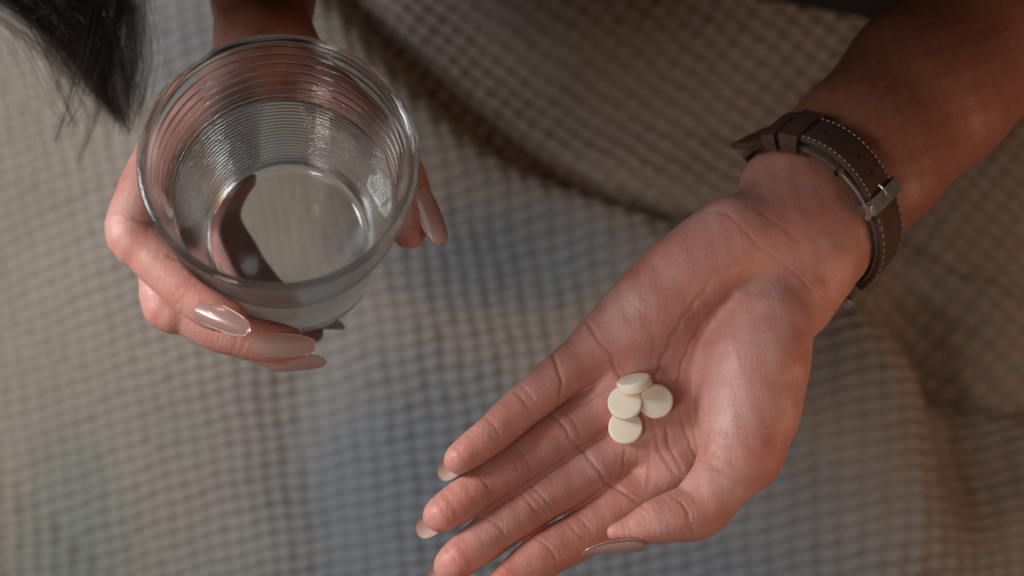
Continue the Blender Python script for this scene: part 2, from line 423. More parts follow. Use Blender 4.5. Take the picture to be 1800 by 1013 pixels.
LINES = [  # polyline, depth mm, half-width mm
    ([(1024, 553), (1039, 578), (1056, 603), (1073, 622), (1079, 640), (1092, 668), (1106, 700)], 1.0, 0.9),
    ([(1086, 678), (1059, 691), (1034, 708), (1015, 711), (996, 727)], 0.7, 0.9),
    ([(962, 611), (979, 639), (985, 667), (986, 691), (981, 713)], 1.3, 0.9),
    ([(970, 728), (990, 749), (1006, 776)], 1.1, 0.9), ([(996, 727), (1010, 742), (1022, 770)], 0.5, 0.8),
    ([(1011, 778), (1032, 802), (1054, 829), (1066, 850)], 1.1, 0.9),
    ([(1063, 849), (1089, 861), (1108, 875), (1130, 890)], 1.0, 0.9), ([(1095, 862), (1118, 868), (1140, 880)], 0.5, 0.7),
    ([(1252, 492), (1227, 528), (1200, 563), (1173, 617), (1155, 655), (1146, 700), (1147, 740), (1154, 775), (1167, 805), (1183, 829), (1200, 842)], 0.8, 1.0),
    ([(1293, 519), (1249, 550), (1222, 586), (1202, 634), (1192, 680), (1180, 720), (1172, 750), (1176, 780), (1189, 810), (1204, 836)], 0.75, 0.8),
    ([(1195, 720), (1203, 750), (1213, 783), (1229, 807)], 0.8, 0.8),
    ([(1212, 725), (1221, 756), (1229, 775), (1240, 787)], 0.7, 0.8),
    ([(1246, 760), (1240, 785), (1232, 808)], 1.0, 0.9),
    ([(1246, 790), (1280, 780), (1306, 777)], 0.35, 0.6), ([(1240, 822), (1270, 829), (1290, 840)], 0.25, 0.6),
    ([(1181, 870), (1199, 885), (1210, 902), (1214, 923), (1216, 953)], 0.9, 0.8),
    ([(1192, 868), (1209, 884), (1220, 906), (1222, 940)], 0.35, 0.6),
    ([(1100, 774), (1100, 807), (1093, 832), (1096, 850)], 0.5, 0.7), ([(1138, 784), (1143, 821), (1139, 860)], 0.5, 0.8),
    ([(1150, 812), (1147, 835), (1142, 858)], 0.3, 0.6), ([(1078, 786), (1086, 808), (1082, 826)], 0.3, 0.6), ([(1118, 776), (1122, 800), (1118, 830)], 0.25, 0.7),
    ([(1240, 371), (1278, 376), (1304, 399), (1334, 432), (1387, 470), (1417, 500), (1431, 525)], 0.45, 1.1),
    ([(1320, 362), (1334, 370), (1370, 396), (1411, 429)], 0.4, 1.2), ([(1370, 440), (1410, 478), (1440, 505)], 0.25, 0.8),
    ([(1240, 510), (1262, 508), (1290, 508)], 0.22, 0.5), ([(1236, 522), (1265, 517), (1298, 503)], 0.22, 0.5), ([(1265, 540), (1290, 524), (1310, 508)], 0.2, 0.5),
    ([(1100, 520), (1128, 548), (1150, 566)], 0.25, 1.0), ([(1130, 560), (1150, 600), (1146, 640)], 0.3, 1.1), ([(1175, 540), (1186, 575), (1172, 612)], 0.2, 0.8),
    ([(899, 684), (918, 702), (938, 727)], 0.65, 0.7), ([(911, 674), (931, 693), (948, 718)], 0.45, 0.7), ([(905, 682), (925, 699), (941, 720)], 0.2, 0.5),
    ([(854, 734), (868, 748), (878, 768)], 0.55, 0.7),
    ([(896, 801), (907, 815), (914, 832)], 0.55, 0.7), ([(913, 793), (925, 806), (934, 822)], 0.5, 0.7), ([(905, 797), (916, 811), (924, 827)], 0.2, 0.5),
    ([(837, 830), (855, 850), (865, 870)], 0.55, 0.7),
    ([(912, 863), (932, 885), (948, 907)], 0.6, 0.7), ([(929, 850), (952, 870), (974, 899)], 0.6, 0.7), ([(921, 857), (943, 877), (961, 902)], 0.25, 0.5),
    ([(849, 910), (875, 922), (889, 942)], 0.55, 0.7),
    ([(996, 916), (1012, 933), (1029, 950)], 0.6, 0.7), ([(1013, 906), (1028, 920), (1042, 938)], 0.5, 0.7),
    ([(935, 943), (960, 958), (974, 977), (980, 1003)], 0.55, 0.7),
]
disp = np.zeros(len(V), np.float32); crease = np.zeros(len(V), np.float32)
wob = 1.6 * np.sin(u * 0.11 + v * 0.07) + 1.2 * np.sin(u * 0.05 - v * 0.16)
for ln, dep, wdt in LINES:
    dep *= 0.46; wdt *= 0.66
    sp = spline(ln, 6 * len(ln))
    xs = (u > sp[:, 0].min() - 60) & (u < sp[:, 0].max() + 60) & (v > sp[:, 1].min() - 60) & (v < sp[:, 1].max() + 60)
    d = np.full(len(V), 99.0, np.float32); d[xs] = poly_dist(u[xs] + wob[xs], v[xs] + wob[xs] * .7, sp) * mm[xs]
    ends = np.minimum(np.hypot(u - sp[0, 0], v - sp[0, 1]), np.hypot(u - sp[-1, 0], v - sp[-1, 1])) * mm
    k = 0.35 + 0.65 * np.clip(ends / 4.0, 0, 1)
    g = np.exp(-(d / wdt) ** 2) * k
    disp += dep * (-g + 0.10 * np.exp(-((d - 2.6 * wdt) / (1.8 * wdt)) ** 2) * k)
    crease = np.maximum(crease, np.exp(-(d / wdt / 1.25) ** 2) * k * min(1, dep * 1.5))
def blob(c, r): return np.exp(-(((u - c[0]) ** 2 + (v - c[1]) ** 2) / r ** 2))
# soft unevenness of the flesh
lump = 0.35 * np.sin(u * 0.045 + 1.3) * np.sin(v * 0.052 + .4) + 0.18 * np.sin(u * .11 + v * .05) * np.sin(v * .1 - u * .06)
disp += lump * 0.6
V2 = V + Nn * (np.clip(disp, -1.4, 1.0) * face)[:, None]
flush = np.zeros(len(V))
for c, r, a in (((815, 800), 40, .8), ((785, 898), 45, .8), ((805, 985), 50, .8), ((890, 1020), 55, .8), ((1110, 925), 45, .55), ((1040, 640), 55, .55), ((1000, 700), 45, .5), ((890, 740), 70, .45),
                ((880, 840), 80, .5), ((930, 900), 90, .5), ((1000, 960), 90, .5), ((1070, 720), 50, .3), ((1110, 830), 55, .35), ((1180, 470), 80, .3), ((1230, 920), 60, .45), ((1360, 800), 60, .45), ((1320, 400), 60, .2), ((1130, 500), 70, .25)):
    flush = np.maximum(flush, a * blob(c, r))
axs = (u * AX[0] + v * AX[1])
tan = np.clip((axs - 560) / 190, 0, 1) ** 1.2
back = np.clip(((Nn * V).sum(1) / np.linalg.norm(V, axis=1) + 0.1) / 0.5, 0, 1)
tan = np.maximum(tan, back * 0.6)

person = empty('person', P(1100, -500, 740))
tag(person, 'person holding a glass in one hand and four pills in the other open palm', 'person')
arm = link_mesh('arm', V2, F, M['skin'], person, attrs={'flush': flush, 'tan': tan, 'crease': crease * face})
arm['label'] = 'bare arm with watch, open palm holding pills'

# ------------------------------------------------------------------ fingernails
def nail(name, parent, base, direc, normal, length, width, sag=1.2, point=0.55):
    """almond nail: base point at the cuticle, pointing along direc, outer face towards normal"""
    d = nrm(direc); n = nrm(np.asarray(normal) - d * np.dot(normal, d)); s = np.cross(d, n)
    nu, nv = 26, 15
    uu = np.linspace(0, 1, nu); vv = np.linspace(-1, 1, nv)
    uu = uu ** 1.25; hw = np.where(uu < 0.26, np.sqrt(np.clip(1 - ((0.26 - uu) / 0.26) ** 2 * 0.96, 0, 1)), 1.0)
    tipf = np.clip((uu - point) / (1 - point), 0, 1)
    hw = hw * np.sqrt(np.clip(1 - tipf ** 2.1, 0, 1)) * 0.97 + 0.03
    Vt, Vb = [], []
    R = width * 0.56
    for a, w in zip(uu, hw):
        ph = vv * w * width / 2 / R
        cc = base + d * (a * length) - n * (sag * (a - .25) ** 2 * 1.0)
        top = cc[None] + np.outer(np.sin(ph) * R, s) + np.outer((np.cos(ph) - 1) * R, n)
        th = 0.55 * (1 - 0.6 * a)
        Vt.append(top); Vb.append(top - n * th)
    Vt = np.array(Vt).reshape(-1, 3); Vb = np.array(Vb).reshape(-1, 3)
    Fg = grid_faces(nu, nv); o = len(Vt)
    per = [i for i in range(nv)] + [i * nv + nv - 1 for i in range(1, nu)] + [(nu - 1) * nv + j for j in range(nv - 2, -1, -1)] + [i * nv for i in range(nu - 2, 0, -1)]
    side = [[per[i], per[(i + 1) % len(per)], per[(i + 1) % len(per)] + o, per[i] + o] for i in range(len(per))]
    Fa = np.concatenate([Fg, Fg[:, ::-1] + o, np.array(side)[:, ::-1]])
    ob = link_mesh(name, np.concatenate([Vt, Vb]), Fa, M['nail'], parent)
    ob.data.materials.append(M['underside'])
    mi = np.zeros(len(ob.data.polygons), np.int32); mi[len(Fg):2 * len(Fg)] = 1; ob.data.polygons.foreach_set('material_index', mi)
    return ob
VIEW = np.array([0, 0, 1.0])
def open_nail(ch, pxdir, back, length, width, tilt=0.30, shift=(0, 0)):
    c, r = ch[-2]; d = nrm(ch[-1][0] - ch[-3][0]); d = nrm(d * .6 + nrm([pxdir[0], pxdir[1], -0.1]) * .5)
    n = nrm(VIEW - d * np.dot(VIEW, d)); n = nrm(n + np.array([shift[0], shift[1], 0]))
    nail('fingernail', arm, c + n * r * 0.93 - d * back, d + n * 0.05, n, length, width, 1.0)
open_nail(pinky, (-.75, .66), 5.5, 14.8, 8.2, shift=(-.05, .32))
open_nail(ring, (-.8, .6), 6.5, 17.0, 9.3, shift=(-.05, .35))
open_nail(middle, (-.75, .66), 7, 17.8, 9.6, shift=(-.05, .35))
open_nail(index, (-.72, .7), 7, 17.8, 9.6, shift=(-.05, .35))
c, r = thumb[-2]
nail('fingernail', arm, P(1134, 966, 453), np.array([-1, .13, 0.02]), np.array([0.05, 0.85, -0.50]), 20.5, 10.5, 1.0, 0.4)

# ------------------------------------------------------------------ pills
def pill_mesh(R=5.8, T=3.8):
    prof = [(0, T / 2 + .25)]
    for a in np.linspace(0.15, 1, 8): prof.append((a * (R - .85), T / 2 + .25 * (1 - a ** 2)))
    for a in np.linspace(0.2, 1, 5): prof.append((R - .85 + .85 * math.sin(a * math.pi / 2), T / 2 - .7 + .7 * math.cos(a * math.pi / 2)))
    up = prof; full = up + [(r_, -z_) for r_, z_ in up[::-1]]
    n = 48; th = np.arange(n) / n * 2 * np.pi
    pr = np.array(full)
    V = np.stack([pr[:, 0][:, None] * np.cos(th), pr[:, 0][:, None] * np.sin(th), np.repeat(pr[:, 1][:, None], n, 1)], -1).reshape(-1, 3)
    return V, grid_faces(len(pr), n, False, True)
PV, PF = pill_mesh()
def pill(px, py, dz, normal, label):
    n = nrm(normal); a = nrm(np.cross(n, [0.3, 1, 0.1])); b = np.cross(n, a)
    s = march(open_hand, px, py); c = s * ((s[2] + dz) / s[2])
    # PV z is along n
    o = link_mesh('pill', PV[:, :1] * a + PV[:, 1:2] * b + PV[:, 2:] * n + c, PF, M['pill'], origin=c, flip=True)
    tag(o, label, 'pill', 'pills in the open palm')
    return o
pill(1152, 705, -5.2, (0.05, 0.05, -1), 'round cream pill lying flat nearest the thumb, right of the other three')
pill(1099.5, 752, -2.6, (-0.05, -0.30, -1), 'round cream pill nearest the fingers, at the bottom of the cluster')
pill(1099, 709, -3.4, (-0.16, -0.28, -1), 'round cream pill in the middle, its upper edge under the tipped pill')
pill(1115, 675, -6.2, (-0.24, -0.95, -0.24), 'cream pill tipped on its side, topmost of the cluster, showing its rim')

# ------------------------------------------------------------------ drinking glass
GB = P(515, 452, 517.0)
E1 = nrm(np.array([1, 0, 0.]) - UP * UP[0]); E2 = np.cross(E1, UP) * 1.0
if E2[1] < 0: E2 = -E2
def Ro(h): return 29.5 + 13.2 * h / 91.0
def G(phi, h, rho):
    a = math.radians(phi); return GB + UP * h + rho * (math.cos(a) * E1 + math.sin(a) * E2)
def lathe(prof, n, label):
    pr = np.array(prof); th = np.arange(n) / n * 2 * np.pi
    V = (GB + pr[:, 1][:, None, None] * UP + pr[:, 0][:, None, None] * (np.cos(th)[None, :, None] * E1 + np.sin(th)[None, :, None] * E2)).reshape(-1, 3)
    return V, grid_faces(len(pr), n, False, True)
HT = 91.0
def inner(h): return Ro(h) - 2.4
prof = [(0.01, 2.9), (6, 2.75), (12, 2.3), (18, 1.6), (22, 1.0), (25, 0.4), (26.5, 0.0), (28.0, 0.3), (29.0, 1.2), (29.6, 2.6)]
hs = np.arange(3.2, 87.5, 0.16)
rings_up = [85.6, 80.9, 76.2, 71.5, 66.8, 62.2]
for h in hs:
    r = Ro(h)
    if h < 60.5 and h > 6:
        r += 0.36 * (abs(math.sin(math.pi * (h - 6) / 2.5)) - 0.4)
    for q in rings_up: r += 0.34 * math.exp(-((h - q) / 0.36) ** 2)
    prof.append((r, h))
for a in np.linspace(0, math.pi, 14):
    prof.append((Ro(88.6) - 1.25 + 1.5 * math.cos(a), 88.8 + 1.9 * math.sin(a)))
for h in np.linspace(87.4, 14, 40): prof.append((inner(h), h))
for a in np.linspace(0.1, 1, 8):
    prof.append((inner(14) - 5.2 * (1 - math.cos(a * math.pi / 2)) - .3 * a, 14 - 6.6 * math.sin(a * math.pi / 2)))
prof += [(16, 7.3), (8, 7.2), (0.01, 7.2)]
V, F = lathe(prof, 224, '')
glass = link_mesh('drinking_glass', V, F, M['glass'], origin=GB)
glass.data.materials.append(M['base'])                 # the moulded underside is faintly pebbled
nb_ = 6 * 224; mi = np.zeros(len(glass.data.polygons), np.int32); mi[:nb_] = 1; glass.data.polygons.foreach_set('material_index', mi)
tag(glass, 'clear ribbed glass tumbler half full of water held from behind', 'glass')
WL = 57.0; e = 0.12
wp = [(0.01, 7.2 - e), (16, 7.3 - e), (inner(14) - 5.5 + e, 7.4 - e)]
for a in np.linspace(0.9, 0.1, 7):
    wp.append((inner(14) - 5.2 * (1 - math.cos(a * math.pi / 2)) - .3 * a + e, 14 - 6.6 * math.sin(a * math.pi / 2)))
for h in np.linspace(14, WL + 0.1, 24): wp.append((inner(h) + e, h))
for a in np.linspace(0.0, 1, 8): wp.append((inner(WL) + e - 1.2 * a, WL + 0.15 * (1 - a) ** 2))
wp += [(15, WL), (0.01, WL)]
V, F = lathe(wp, 160, '')
water = link_mesh('drinking_water', V, F, M['water'], origin=G(0, 7, 0))
tag(water, 'clear still water filling the ribbed tumbler past half way', 'water', kind='thing')

# ------------------------------------------------------------------ the hand round the glass
def PH(px, py, h):
    d = np.array([(px - 900) / FPX, (py - 506.5) / FPX, 1.0]); t = (UP @ GB + h) / (UP @ d); return d * t
def HC(*pts): return [(PH(x, y, h).astype(np.float32), r) for x, y, h, r in pts]
def GC(*pts): return [(G(p_, h, Ro(h) + o).astype(np.float32), r) for p_, h, o, r in pts]
ix2 = [(G(228, 48, Ro(48) + 8).astype(np.float32), 9.6), (G(202, 53, Ro(53) + 6.5).astype(np.float32), 8.6)] + HC((233, 398, 57, 8.5), (262, 442, 57, 7.7), (300, 482, 57, 7.6), (338, 515, 57, 7.4), (374, 541, 57, 7.0), (404, 556, 57, 5.4))
md2 = [(G(232, 28, Ro(28) + 9).astype(np.float32), 9.6), (G(205, 34, Ro(34) + 9).astype(np.float32), 8.8)] + HC((288, 517, 37.5, 8.0), (330, 549, 37, 7.7), (375, 572, 36, 7.8), (425, 590, 35, 7.6), (470, 600, 34, 7.2), (508, 604, 34, 5.7))
rg2 = [(G(234, 12, Ro(12) + 9).astype(np.float32), 9.2), (G(200, 17, Ro(17) + 9).astype(np.float32), 8.4)] + HC((322, 520, 17, 8.0), (362, 554, 17, 7.5), (410, 584, 16, 7.4), (455, 604, 15, 7.0), (490, 616, 15, 6.5), (516, 622, 15, 4.8))
pk2 = [(G(236, -3, 38).astype(np.float32), 8.4), (G(205, -7, 30).astype(np.float32), 7.6), (G(172, -9.0, 20).astype(np.float32), 8.0), (G(146, -9.0, 18).astype(np.float32), 7.6), (G(116, -9.0, 19).astype(np.float32), 7.2), (G(88, -9, 24).astype(np.float32), 5.9), (G(74, -8, 27).astype(np.float32), 4.6)]
th2 = GC((286, 30, 15, 11), (308, 38, 9, 9.0), (330, 42, 6.5, 7.8), (347, 42, 6.0, 7.3), (358, 42, 5.8, 7.2), (366, 42, 5.6, 5.8))
pal2 = [[(PH(462, 70, 40).astype(np.float32), 12.0), ix2[0]], [(PH(462, 75, 30).astype(np.float32), 13.0), md2[0]], [(PH(465, 80, 18).astype(np.float32), 13.5), rg2[0]], [(PH(470, 90, 8).astype(np.float32), 12.0), pk2[0]],
        [(PH(480, 80, 30).astype(np.float32), 13.0), th2[0]]]
fa2 = [(PH(462, 70, 26).astype(np.float32), 16.0), (PH(460, -30, 20).astype(np.float32), 16.5), (PH(458, -200, 2).astype(np.float32), 19.0), (PH(470, -420, -24).astype(np.float32), 24.0), (PH(490, -560, -40).astype(np.float32), 26.0)]
fb2 = [(a - UP.astype(np.float32) * 15, r * .95) for a, r in fa2]
fin2 = [chain_field(c, 3.0, 4) for c in (ix2, md2, rg2, pk2)]
pl2 = [chain_field(c, 6.0) for c in pal2]
f_t2 = chain_field(th2, 3.5, 4); f_f2 = chain_field(fa2, 6.0, 1, 20.0); f_g2 = chain_field(fb2, 6.0, 1, 20.0)
def cup(p):
    q = p - GB.astype(np.float32); h = q @ UP.astype(np.float32)
    rad = np.sqrt(np.maximum((q * q).sum(1) - h * h, 0))
    return np.maximum((rad - (29.5 + 13.2 * h / 91.0) - 0.55) * 0.989, -h - 0.4)
def grip_hand(p):
    pal = smin(f_f2(p), f_g2(p), 14)
    for f in pl2: pal = smin(pal, f(p), 9)
    d = smin(pal, f_t2(p), 8)
    for f in fin2: d = np.minimum(d, smin(pal, f(p), 5))
    c = -cup(p)
    return -smin(-d, -c, 1.2)
V, F = surface_net(grip_hand, [-200, -235, 425], [-10, 60, 640], 0.75)
Nn = grad(grip_hand, V); u, v = PX(V)
def seg_fac(ch, i0, t):
    a, b = ch[i0][0], ch[i0 + 1][0]; return a + (b - a) * t
disp = np.zeros(len(V), np.float32); crease = np.zeros(len(V), np.float32); flush = np.zeros(len(V))
for ch in (ix2, md2, rg2):
    for i0, n_ in ((2, 3), (5, 3)):
        c = ch[i0][0]; ax = nrm(ch[i0 + 1][0] - ch[i0 - 1][0])
        rr = np.linalg.norm(V - c, axis=1)
        for k in range(n_):
            s_ = (V - c) @ ax - (k - 1) * 1.7 + 0.5 * np.sin(V[:, 0] * .7 + k)
            g = np.exp(-(s_ / 0.45) ** 2) * np.exp(-(rr / 9.0) ** 4)
            disp -= 0.22 * g; crease = np.maximum(crease, 0.5 * g)
    c = ch[-1][0]; flush = np.maximum(flush, 0.7 * np.exp(-(np.linalg.norm(V - c, axis=1) / 13) ** 2))
    c = ch[4][0]; flush = np.maximum(flush, 0.35 * np.exp(-(np.linalg.norm(V - c, axis=1) / 16) ** 2))
fc = np.clip(-(Nn * V).sum(1) / np.linalg.norm(V, axis=1) * 2, 0, 1)
for ln in ([(236, 385), (250, 388), (266, 391)], [(296, 451), (308, 454), (320, 457)]):
    dd = poly_dist(u, v, ln) * V[:, 2] / FPX * (1 + 9 * (V[:, 2] > 480))
    g = np.exp(-(dd / 0.6) ** 2) * fc; disp -= .4 * g; crease = np.maximum(crease, .9 * g)
flush = np.maximum(flush, 0.6 * np.exp(-(np.linalg.norm(V - th2[-1][0], axis=1) / 16) ** 2))
disp += 0.25 * np.sin(V[:, 0] * .21 + 1) * np.sin(V[:, 1] * .24) * np.sin(V[:, 2] * .2 + 2)
inside = cup(V + Nn * 0.3) > 0.6
V2 = V + Nn * (disp * inside)[:, None]
tan = np.clip((200 - v) / 180, 0, 1)  # tan rising with height, shade painted into the upper arm
arm2 = link_mesh('arm', V2, F, M['skin'], person, attrs={'flush': flush, 'tan': np.maximum(tan, 0.10), 'crease': crease})
arm2['label'] = 'arm reaching round the tumbler'
def rad_dir(p):
    q = p - GB; q = q - UP * (q @ UP); return nrm(q)
def grip_nail(b, t, length, width, bias, lift=0.85, frac=.45):
    """nail from cuticle pixel b towards t, seated on the flesh it grows from"""
    q0 = march(grip_hand, *b); m_ = (b[0] + (t[0] - b[0]) * frac * .6, b[1] + (t[1] - b[1]) * frac * .6)
    q1 = march(grip_hand, *m_)
    n = nrm(grad(grip_hand, np.array([q0, q1], np.float32)).mean(0) * 1.0 + np.asarray(bias, float))
    d = P(t[0], t[1], q0[2]) - P(b[0], b[1], q0[2]); d = nrm(d - n * (n @ d))
    return nail('fingernail', arm2, q0 + n * lift, d, n, length, width, 2.4, 0.40)
grip_nail((343, 541), (436, 582), 18.5, 9.0, UP * .3)
grip_nail((441, 607), (556, 610), 21.5, 9.0, UP * .7 + E2 * .1)
grip_nail((474, 644), (581, 643), 19.5, 8.8, UP * .5 + E2 * .2)
p0 = G(70, -7.0, 26.0); nail('fingernail', arm2, p0, G(52, -5, 31) - G(76, -7, 24), rad_dir(p0) * .8 + UP * .2, 11, 7.6, 1.2)
grip_nail((738, 334), (771, 430), 20.5, 10.6, UP * .9 - E1 * .05)

# ------------------------------------------------------------------ wristwatch
S0 = 662.0
axd = nrm(np.array([AX[0], AX[1], 0.0]) + 0.30 * VIEW)          # along the forearm towards the elbow
nd = nrm(np.array([NX[0], NX[1], 0.0]) - 0.14 * axd)                          # across the wrist, towards the thumb side
nx_ = nrm(np.array([NX[0], NX[1], 0.0])); md_ = nrm(np.cross(nx_, axd)); md_ = md_ if md_[2] < 0 else -md_  # towards the viewer
x0 = 1320 * NX + S0 * AX
WC = P(x0[0], x0[1], 519.0)
lean = 0.34
wm = nrm(md_ + lean * axd); ww = nrm(np.cross(nd, wm)); ww = ww if ww @ axd > 0 else -ww           # the loop leans up the arm at the front
def spoke(theta):
    t = math.radians(theta); k = lean if math.sin(t) > 0 else -0.5
    return math.cos(t) * nd + math.sin(t) * nrm(md_ + k * axd)
def hit(theta, w, off):
    """strap point: angle round the wrist (0 = thumb side, 90 = facing the viewer), w mm across the strap, off above the skin"""
    d = spoke(theta); o = WC + ww * w
    r = 46.0
    for _ in range(40):
        vv = float(open_hand((o + d * r)[None].astype(np.float32))[0])
        if vv < off + 0.02: break
        r -= max((vv - off) * 0.6, 0.02)
    return o + d * r, d
TH = np.arange(-180, 180, 5.0)
base_c = np.array([hit(t, 0, 0.9)[0] for t in TH]); rad_c = np.array([hit(t, 0, 0.9)[1] for t in TH])
rl = np.linalg.norm(base_c - WC, axis=1)
def strap_pt(theta, w, off):
    d = spoke(theta)
    r = np.interp((theta + 180) % 360 - 180, np.append(TH, 180), np.append(rl, rl[0]))
    return WC + ww * w + d * (r + off)
def band(t0, t1, n, width, off, thick, at=strap_pt):
    """a flat leather band with rounded edges; off, width may be functions of 0..1"""
    rows = []
    for i in range(n):
        s = i / (n - 1); th_ = t0 + (t1 - t0) * s
        o = off(s) if callable(off) else off; wd_ = width(s) if callable(width) else width
        sec = [(-.5, .15), (-.5, .8), (-.47, 1), (-.25, 1.08), (0, 1.1), (.25, 1.08), (.47, 1), (.5, .8), (.5, .15), (.45, 0), (0, 0), (-.45, 0)]
        rows.append([at(th_, a * wd_, o + b * thick) for a, b in sec])
    V = np.array(rows).reshape(-1, 3); F = grid_faces(n, 12, False, True)
    F = [tuple(f) for f in F] + [tuple(range(12))[::-1], tuple((n - 1) * 12 + i for i in range(12))]
    return V, F
watch = empty('wristwatch', WC)
tag(watch, 'wristwatch with brown stitched leather strap and steel clasp, worn on bare wrist', 'wristwatch')
SW = 15.2
V, F = band(-58, 236, 90, SW, 0.1, 1.7); link_mesh('strap', V, F, M['edge'], watch, flip=False)
toff = lambda s: 1.9 + 2.4 * math.sin(min(1, s / .72) * math.pi)
T0, T1 = 67.0, 188.0; TS = 152.0
def tail_pt(theta, w, off):
    if theta <= TS: return strap_pt(theta, w, off)
    return strap_pt(TS, w, off) + (theta - TS) * 0.5 * nrm([-.95, .30, .12])
V, F = band(T0, T1, 70, lambda s: SW * (1 if s < .80 else max(.12, 1 - ((s - .80) / .20) ** 1.7)), toff, 1.9, tail_pt)
tail = link_mesh('strap_tail', V, F, M['leather'], watch)
V, F = band(-56, 67, 44, SW, 1.9, 1.5); link_mesh('strap', V, F, M['leather'], watch)
def stitch_row(t0, t1, n, w, off):
    parts = []
    for i in range(n):
        a = t0 + (t1 - t0) * (i + .15) / n; b = t0 + (t1 - t0) * (i + .72) / n
        parts.append(tube([strap_pt(x, w, off((x - T0) / (T1 - T0)) if callable(off) else off) for x in np.linspace(a, b, 4)], np.array([.12, .24, .24, .12]), 5))
    return merge(parts)
ps = []
for w in (-6.6, 6.6):
    ps.append(stitch_row(T0 + 4, 131, 17, w, lambda s: toff(s) + 2.0)); ps.append(stitch_row(-50, T0 - 6, 22, w, 3.5))
V, F = merge(ps); st = link_mesh('stitching', V, F, M['thread'], watch); st['kind'] = 'stuff'
for t in (85, 97, 109, 121):
    c0 = strap_pt(t, 0, toff((t - T0) / (T1 - T0)) + 2.12); d = nrm(c0 - strap_pt(t, 0, 0)); a = ww; b = np.cross(d, a)
    ring_ = [c0 + d * (.08 if k else -.5) + (0.85 if k else .8) * (math.cos(q) * a + math.sin(q) * b) for k in (1, 0) for q in np.arange(12) / 12 * 2 * math.pi]
    link_mesh('strap_hole', np.array(ring_), [tuple(range(12))] + [(i, (i + 1) % 12, 12 + (i + 1) % 12, 12 + i) for i in range(12)], M['hole'], watch)  # black disc standing in for the shade inside each hole
def loop(theta, span, lo, hi, m, name, width=SW + 1.6, thick=1.0):
    """keeper or buckle: a flat closed loop round the strap stack"""
    rows = []
    path = [(-.5, lo), (-.52, (lo + hi) / 2), (-.48, hi), (-.2, hi + .25), (.2, hi + .25), (.48, hi), (.52, (lo + hi) / 2), (.5, lo), (.2, lo - .1), (-.2, lo - .1)]
    n = len(path); parts = []
    V = []
    for k, (dt, dk) in enumerate(((-span / 2, 0), (-span / 2, thick), (span / 2, thick), (span / 2, 0))):
        for a, b in path:
            sc = 1 + 2 * dk / width
            V.append(strap_pt(theta + dt, a * width * sc, (lo + hi) / 2 + (b - (lo + hi) / 2) * (1 + 2 * dk / (hi - lo))))
    F = []
    for k in range(4):
        k1 = (k + 1) % 4
        for i in range(n): F.append((k * n + i, k * n + (i + 1) % n, k1 * n + (i + 1) % n, k1 * n + i))
    return link_mesh(name, np.array(V), F, m, watch, smooth=False)
loop(137, 12, 0.4, toff((137 - T0) / (T1 - T0)) + 2.3, M['leather'], 'keeper_loop')
loop(151, 9, 0.4, toff((151 - T0) / (T1 - T0)) + 2.4, M['leather'], 'keeper_loop')
loop(69, 9, 0.6, 4.4, M['dark'], 'buckle', SW + 2.4, 0.9)
pb = tube([strap_pt(66, w_, 4.9) for w_ in np.linspace(-9.4, -3, 4)], 0.9, 8); V, F = pb; 
link_mesh('buckle_bar', *tube([strap_pt(x, -9.3, o_) for x, o_ in ((63, 1.2), (67, 3.0), (72, 4.8))], 1.15, 8), M['steel'], watch)
link_mesh('buckle_pin', *tube([strap_pt(x, 0.3, o_) for x, o_ in ((69, 5.6), (72, 5.5), (75, 5.0), (77, 4.4))], .6, 8), M['steel'], watch)
V, F = band(71, 99, 14, 3.0, lambda s: 1.6 + .4 * s, 1.4)
V = V - ww * 7.8; link_mesh('clasp', V, F, M['dark'], watch)
c0 = strap_pt(99, -8.6, 2.6); 
link_mesh('clasp_pivot', *tube([c0 - ww * 1.2, c0, c0 + ww * 3], 1.5, 12), M['steel'], watch)
# the case lies on the far side of the wrist
cc = P(1428, 489, 532); cd_ = nrm(VIEW + 0.45 * np.array([NX[0], NX[1], 0]) - .1 * axd)
ca = ww; cb = np.cross(cd_, ca)
pr = np.array([(0.01, 0), (14, 0), (15.2, .6), (16, 2), (16.2, 4), (15.8, 6), (14.6, 7.2), (13.6, 7.6), (13.2, 7.2), (0.01, 7.2)])
th = np.arange(64) / 64 * 2 * np.pi
V = (cc + pr[:, 1][:, None, None] * cd_ + pr[:, 0][:, None, None] * (np.cos(th)[None, :, None] * ca + np.sin(th)[None, :, None] * cb)).reshape(-1, 3)
link_mesh('watch_case', V, grid_faces(len(pr), 64, False, True), M['steel'], watch)
cr = cc + cd_ * 3.5 + (-cb if (cb @ nd) < 0 else cb) * 17.2
link_mesh('crown', *tube([cr + nrm(cr - cc - cd_ * 3.5) * x for x in (-1.5, 0, 1.5, 2.6)], np.array([1.9, 2.2, 2.2, 1.6]), 16), M['steel'], watch)

# ------------------------------------------------------------------ hair
strands = []
root_a, root_b = np.array([-150., -70.]), np.array([232., -70.])
def hair_strand(a, end, bow, z, r0, dz=0):
    mid = a * .5 + end * .5 + bow + np.array([14, -22])
    m1 = a * .75 + mid * .25 + bow * .4; m2 = mid * .45 + end * .55 + bow * .6 + np.array([6, -6])
    # the lock comes down from the head, which is above and left of the picture
    up1 = a + (a - mid) * .9 + np.array([0, -60.]); up2 = np.array([-330 + (a[0] + 150) * 1.75, -470.]) + bow  # unseen upper hair, added and spread wide to shade the blanket
    q = spline([up2, up1, a, m1, mid, m2, end], 20); zz = z + np.concatenate([np.linspace(-60, -8, 7)[:-1], np.linspace(-8, 6 + dz, 14)])
    return tube(np.stack([(q[:, 0] - 900) / FPX * zz, (q[:, 1] - 506.5) / FPX * zz, zz], -1), np.linspace(r0, r0 * .45, 20), 3)
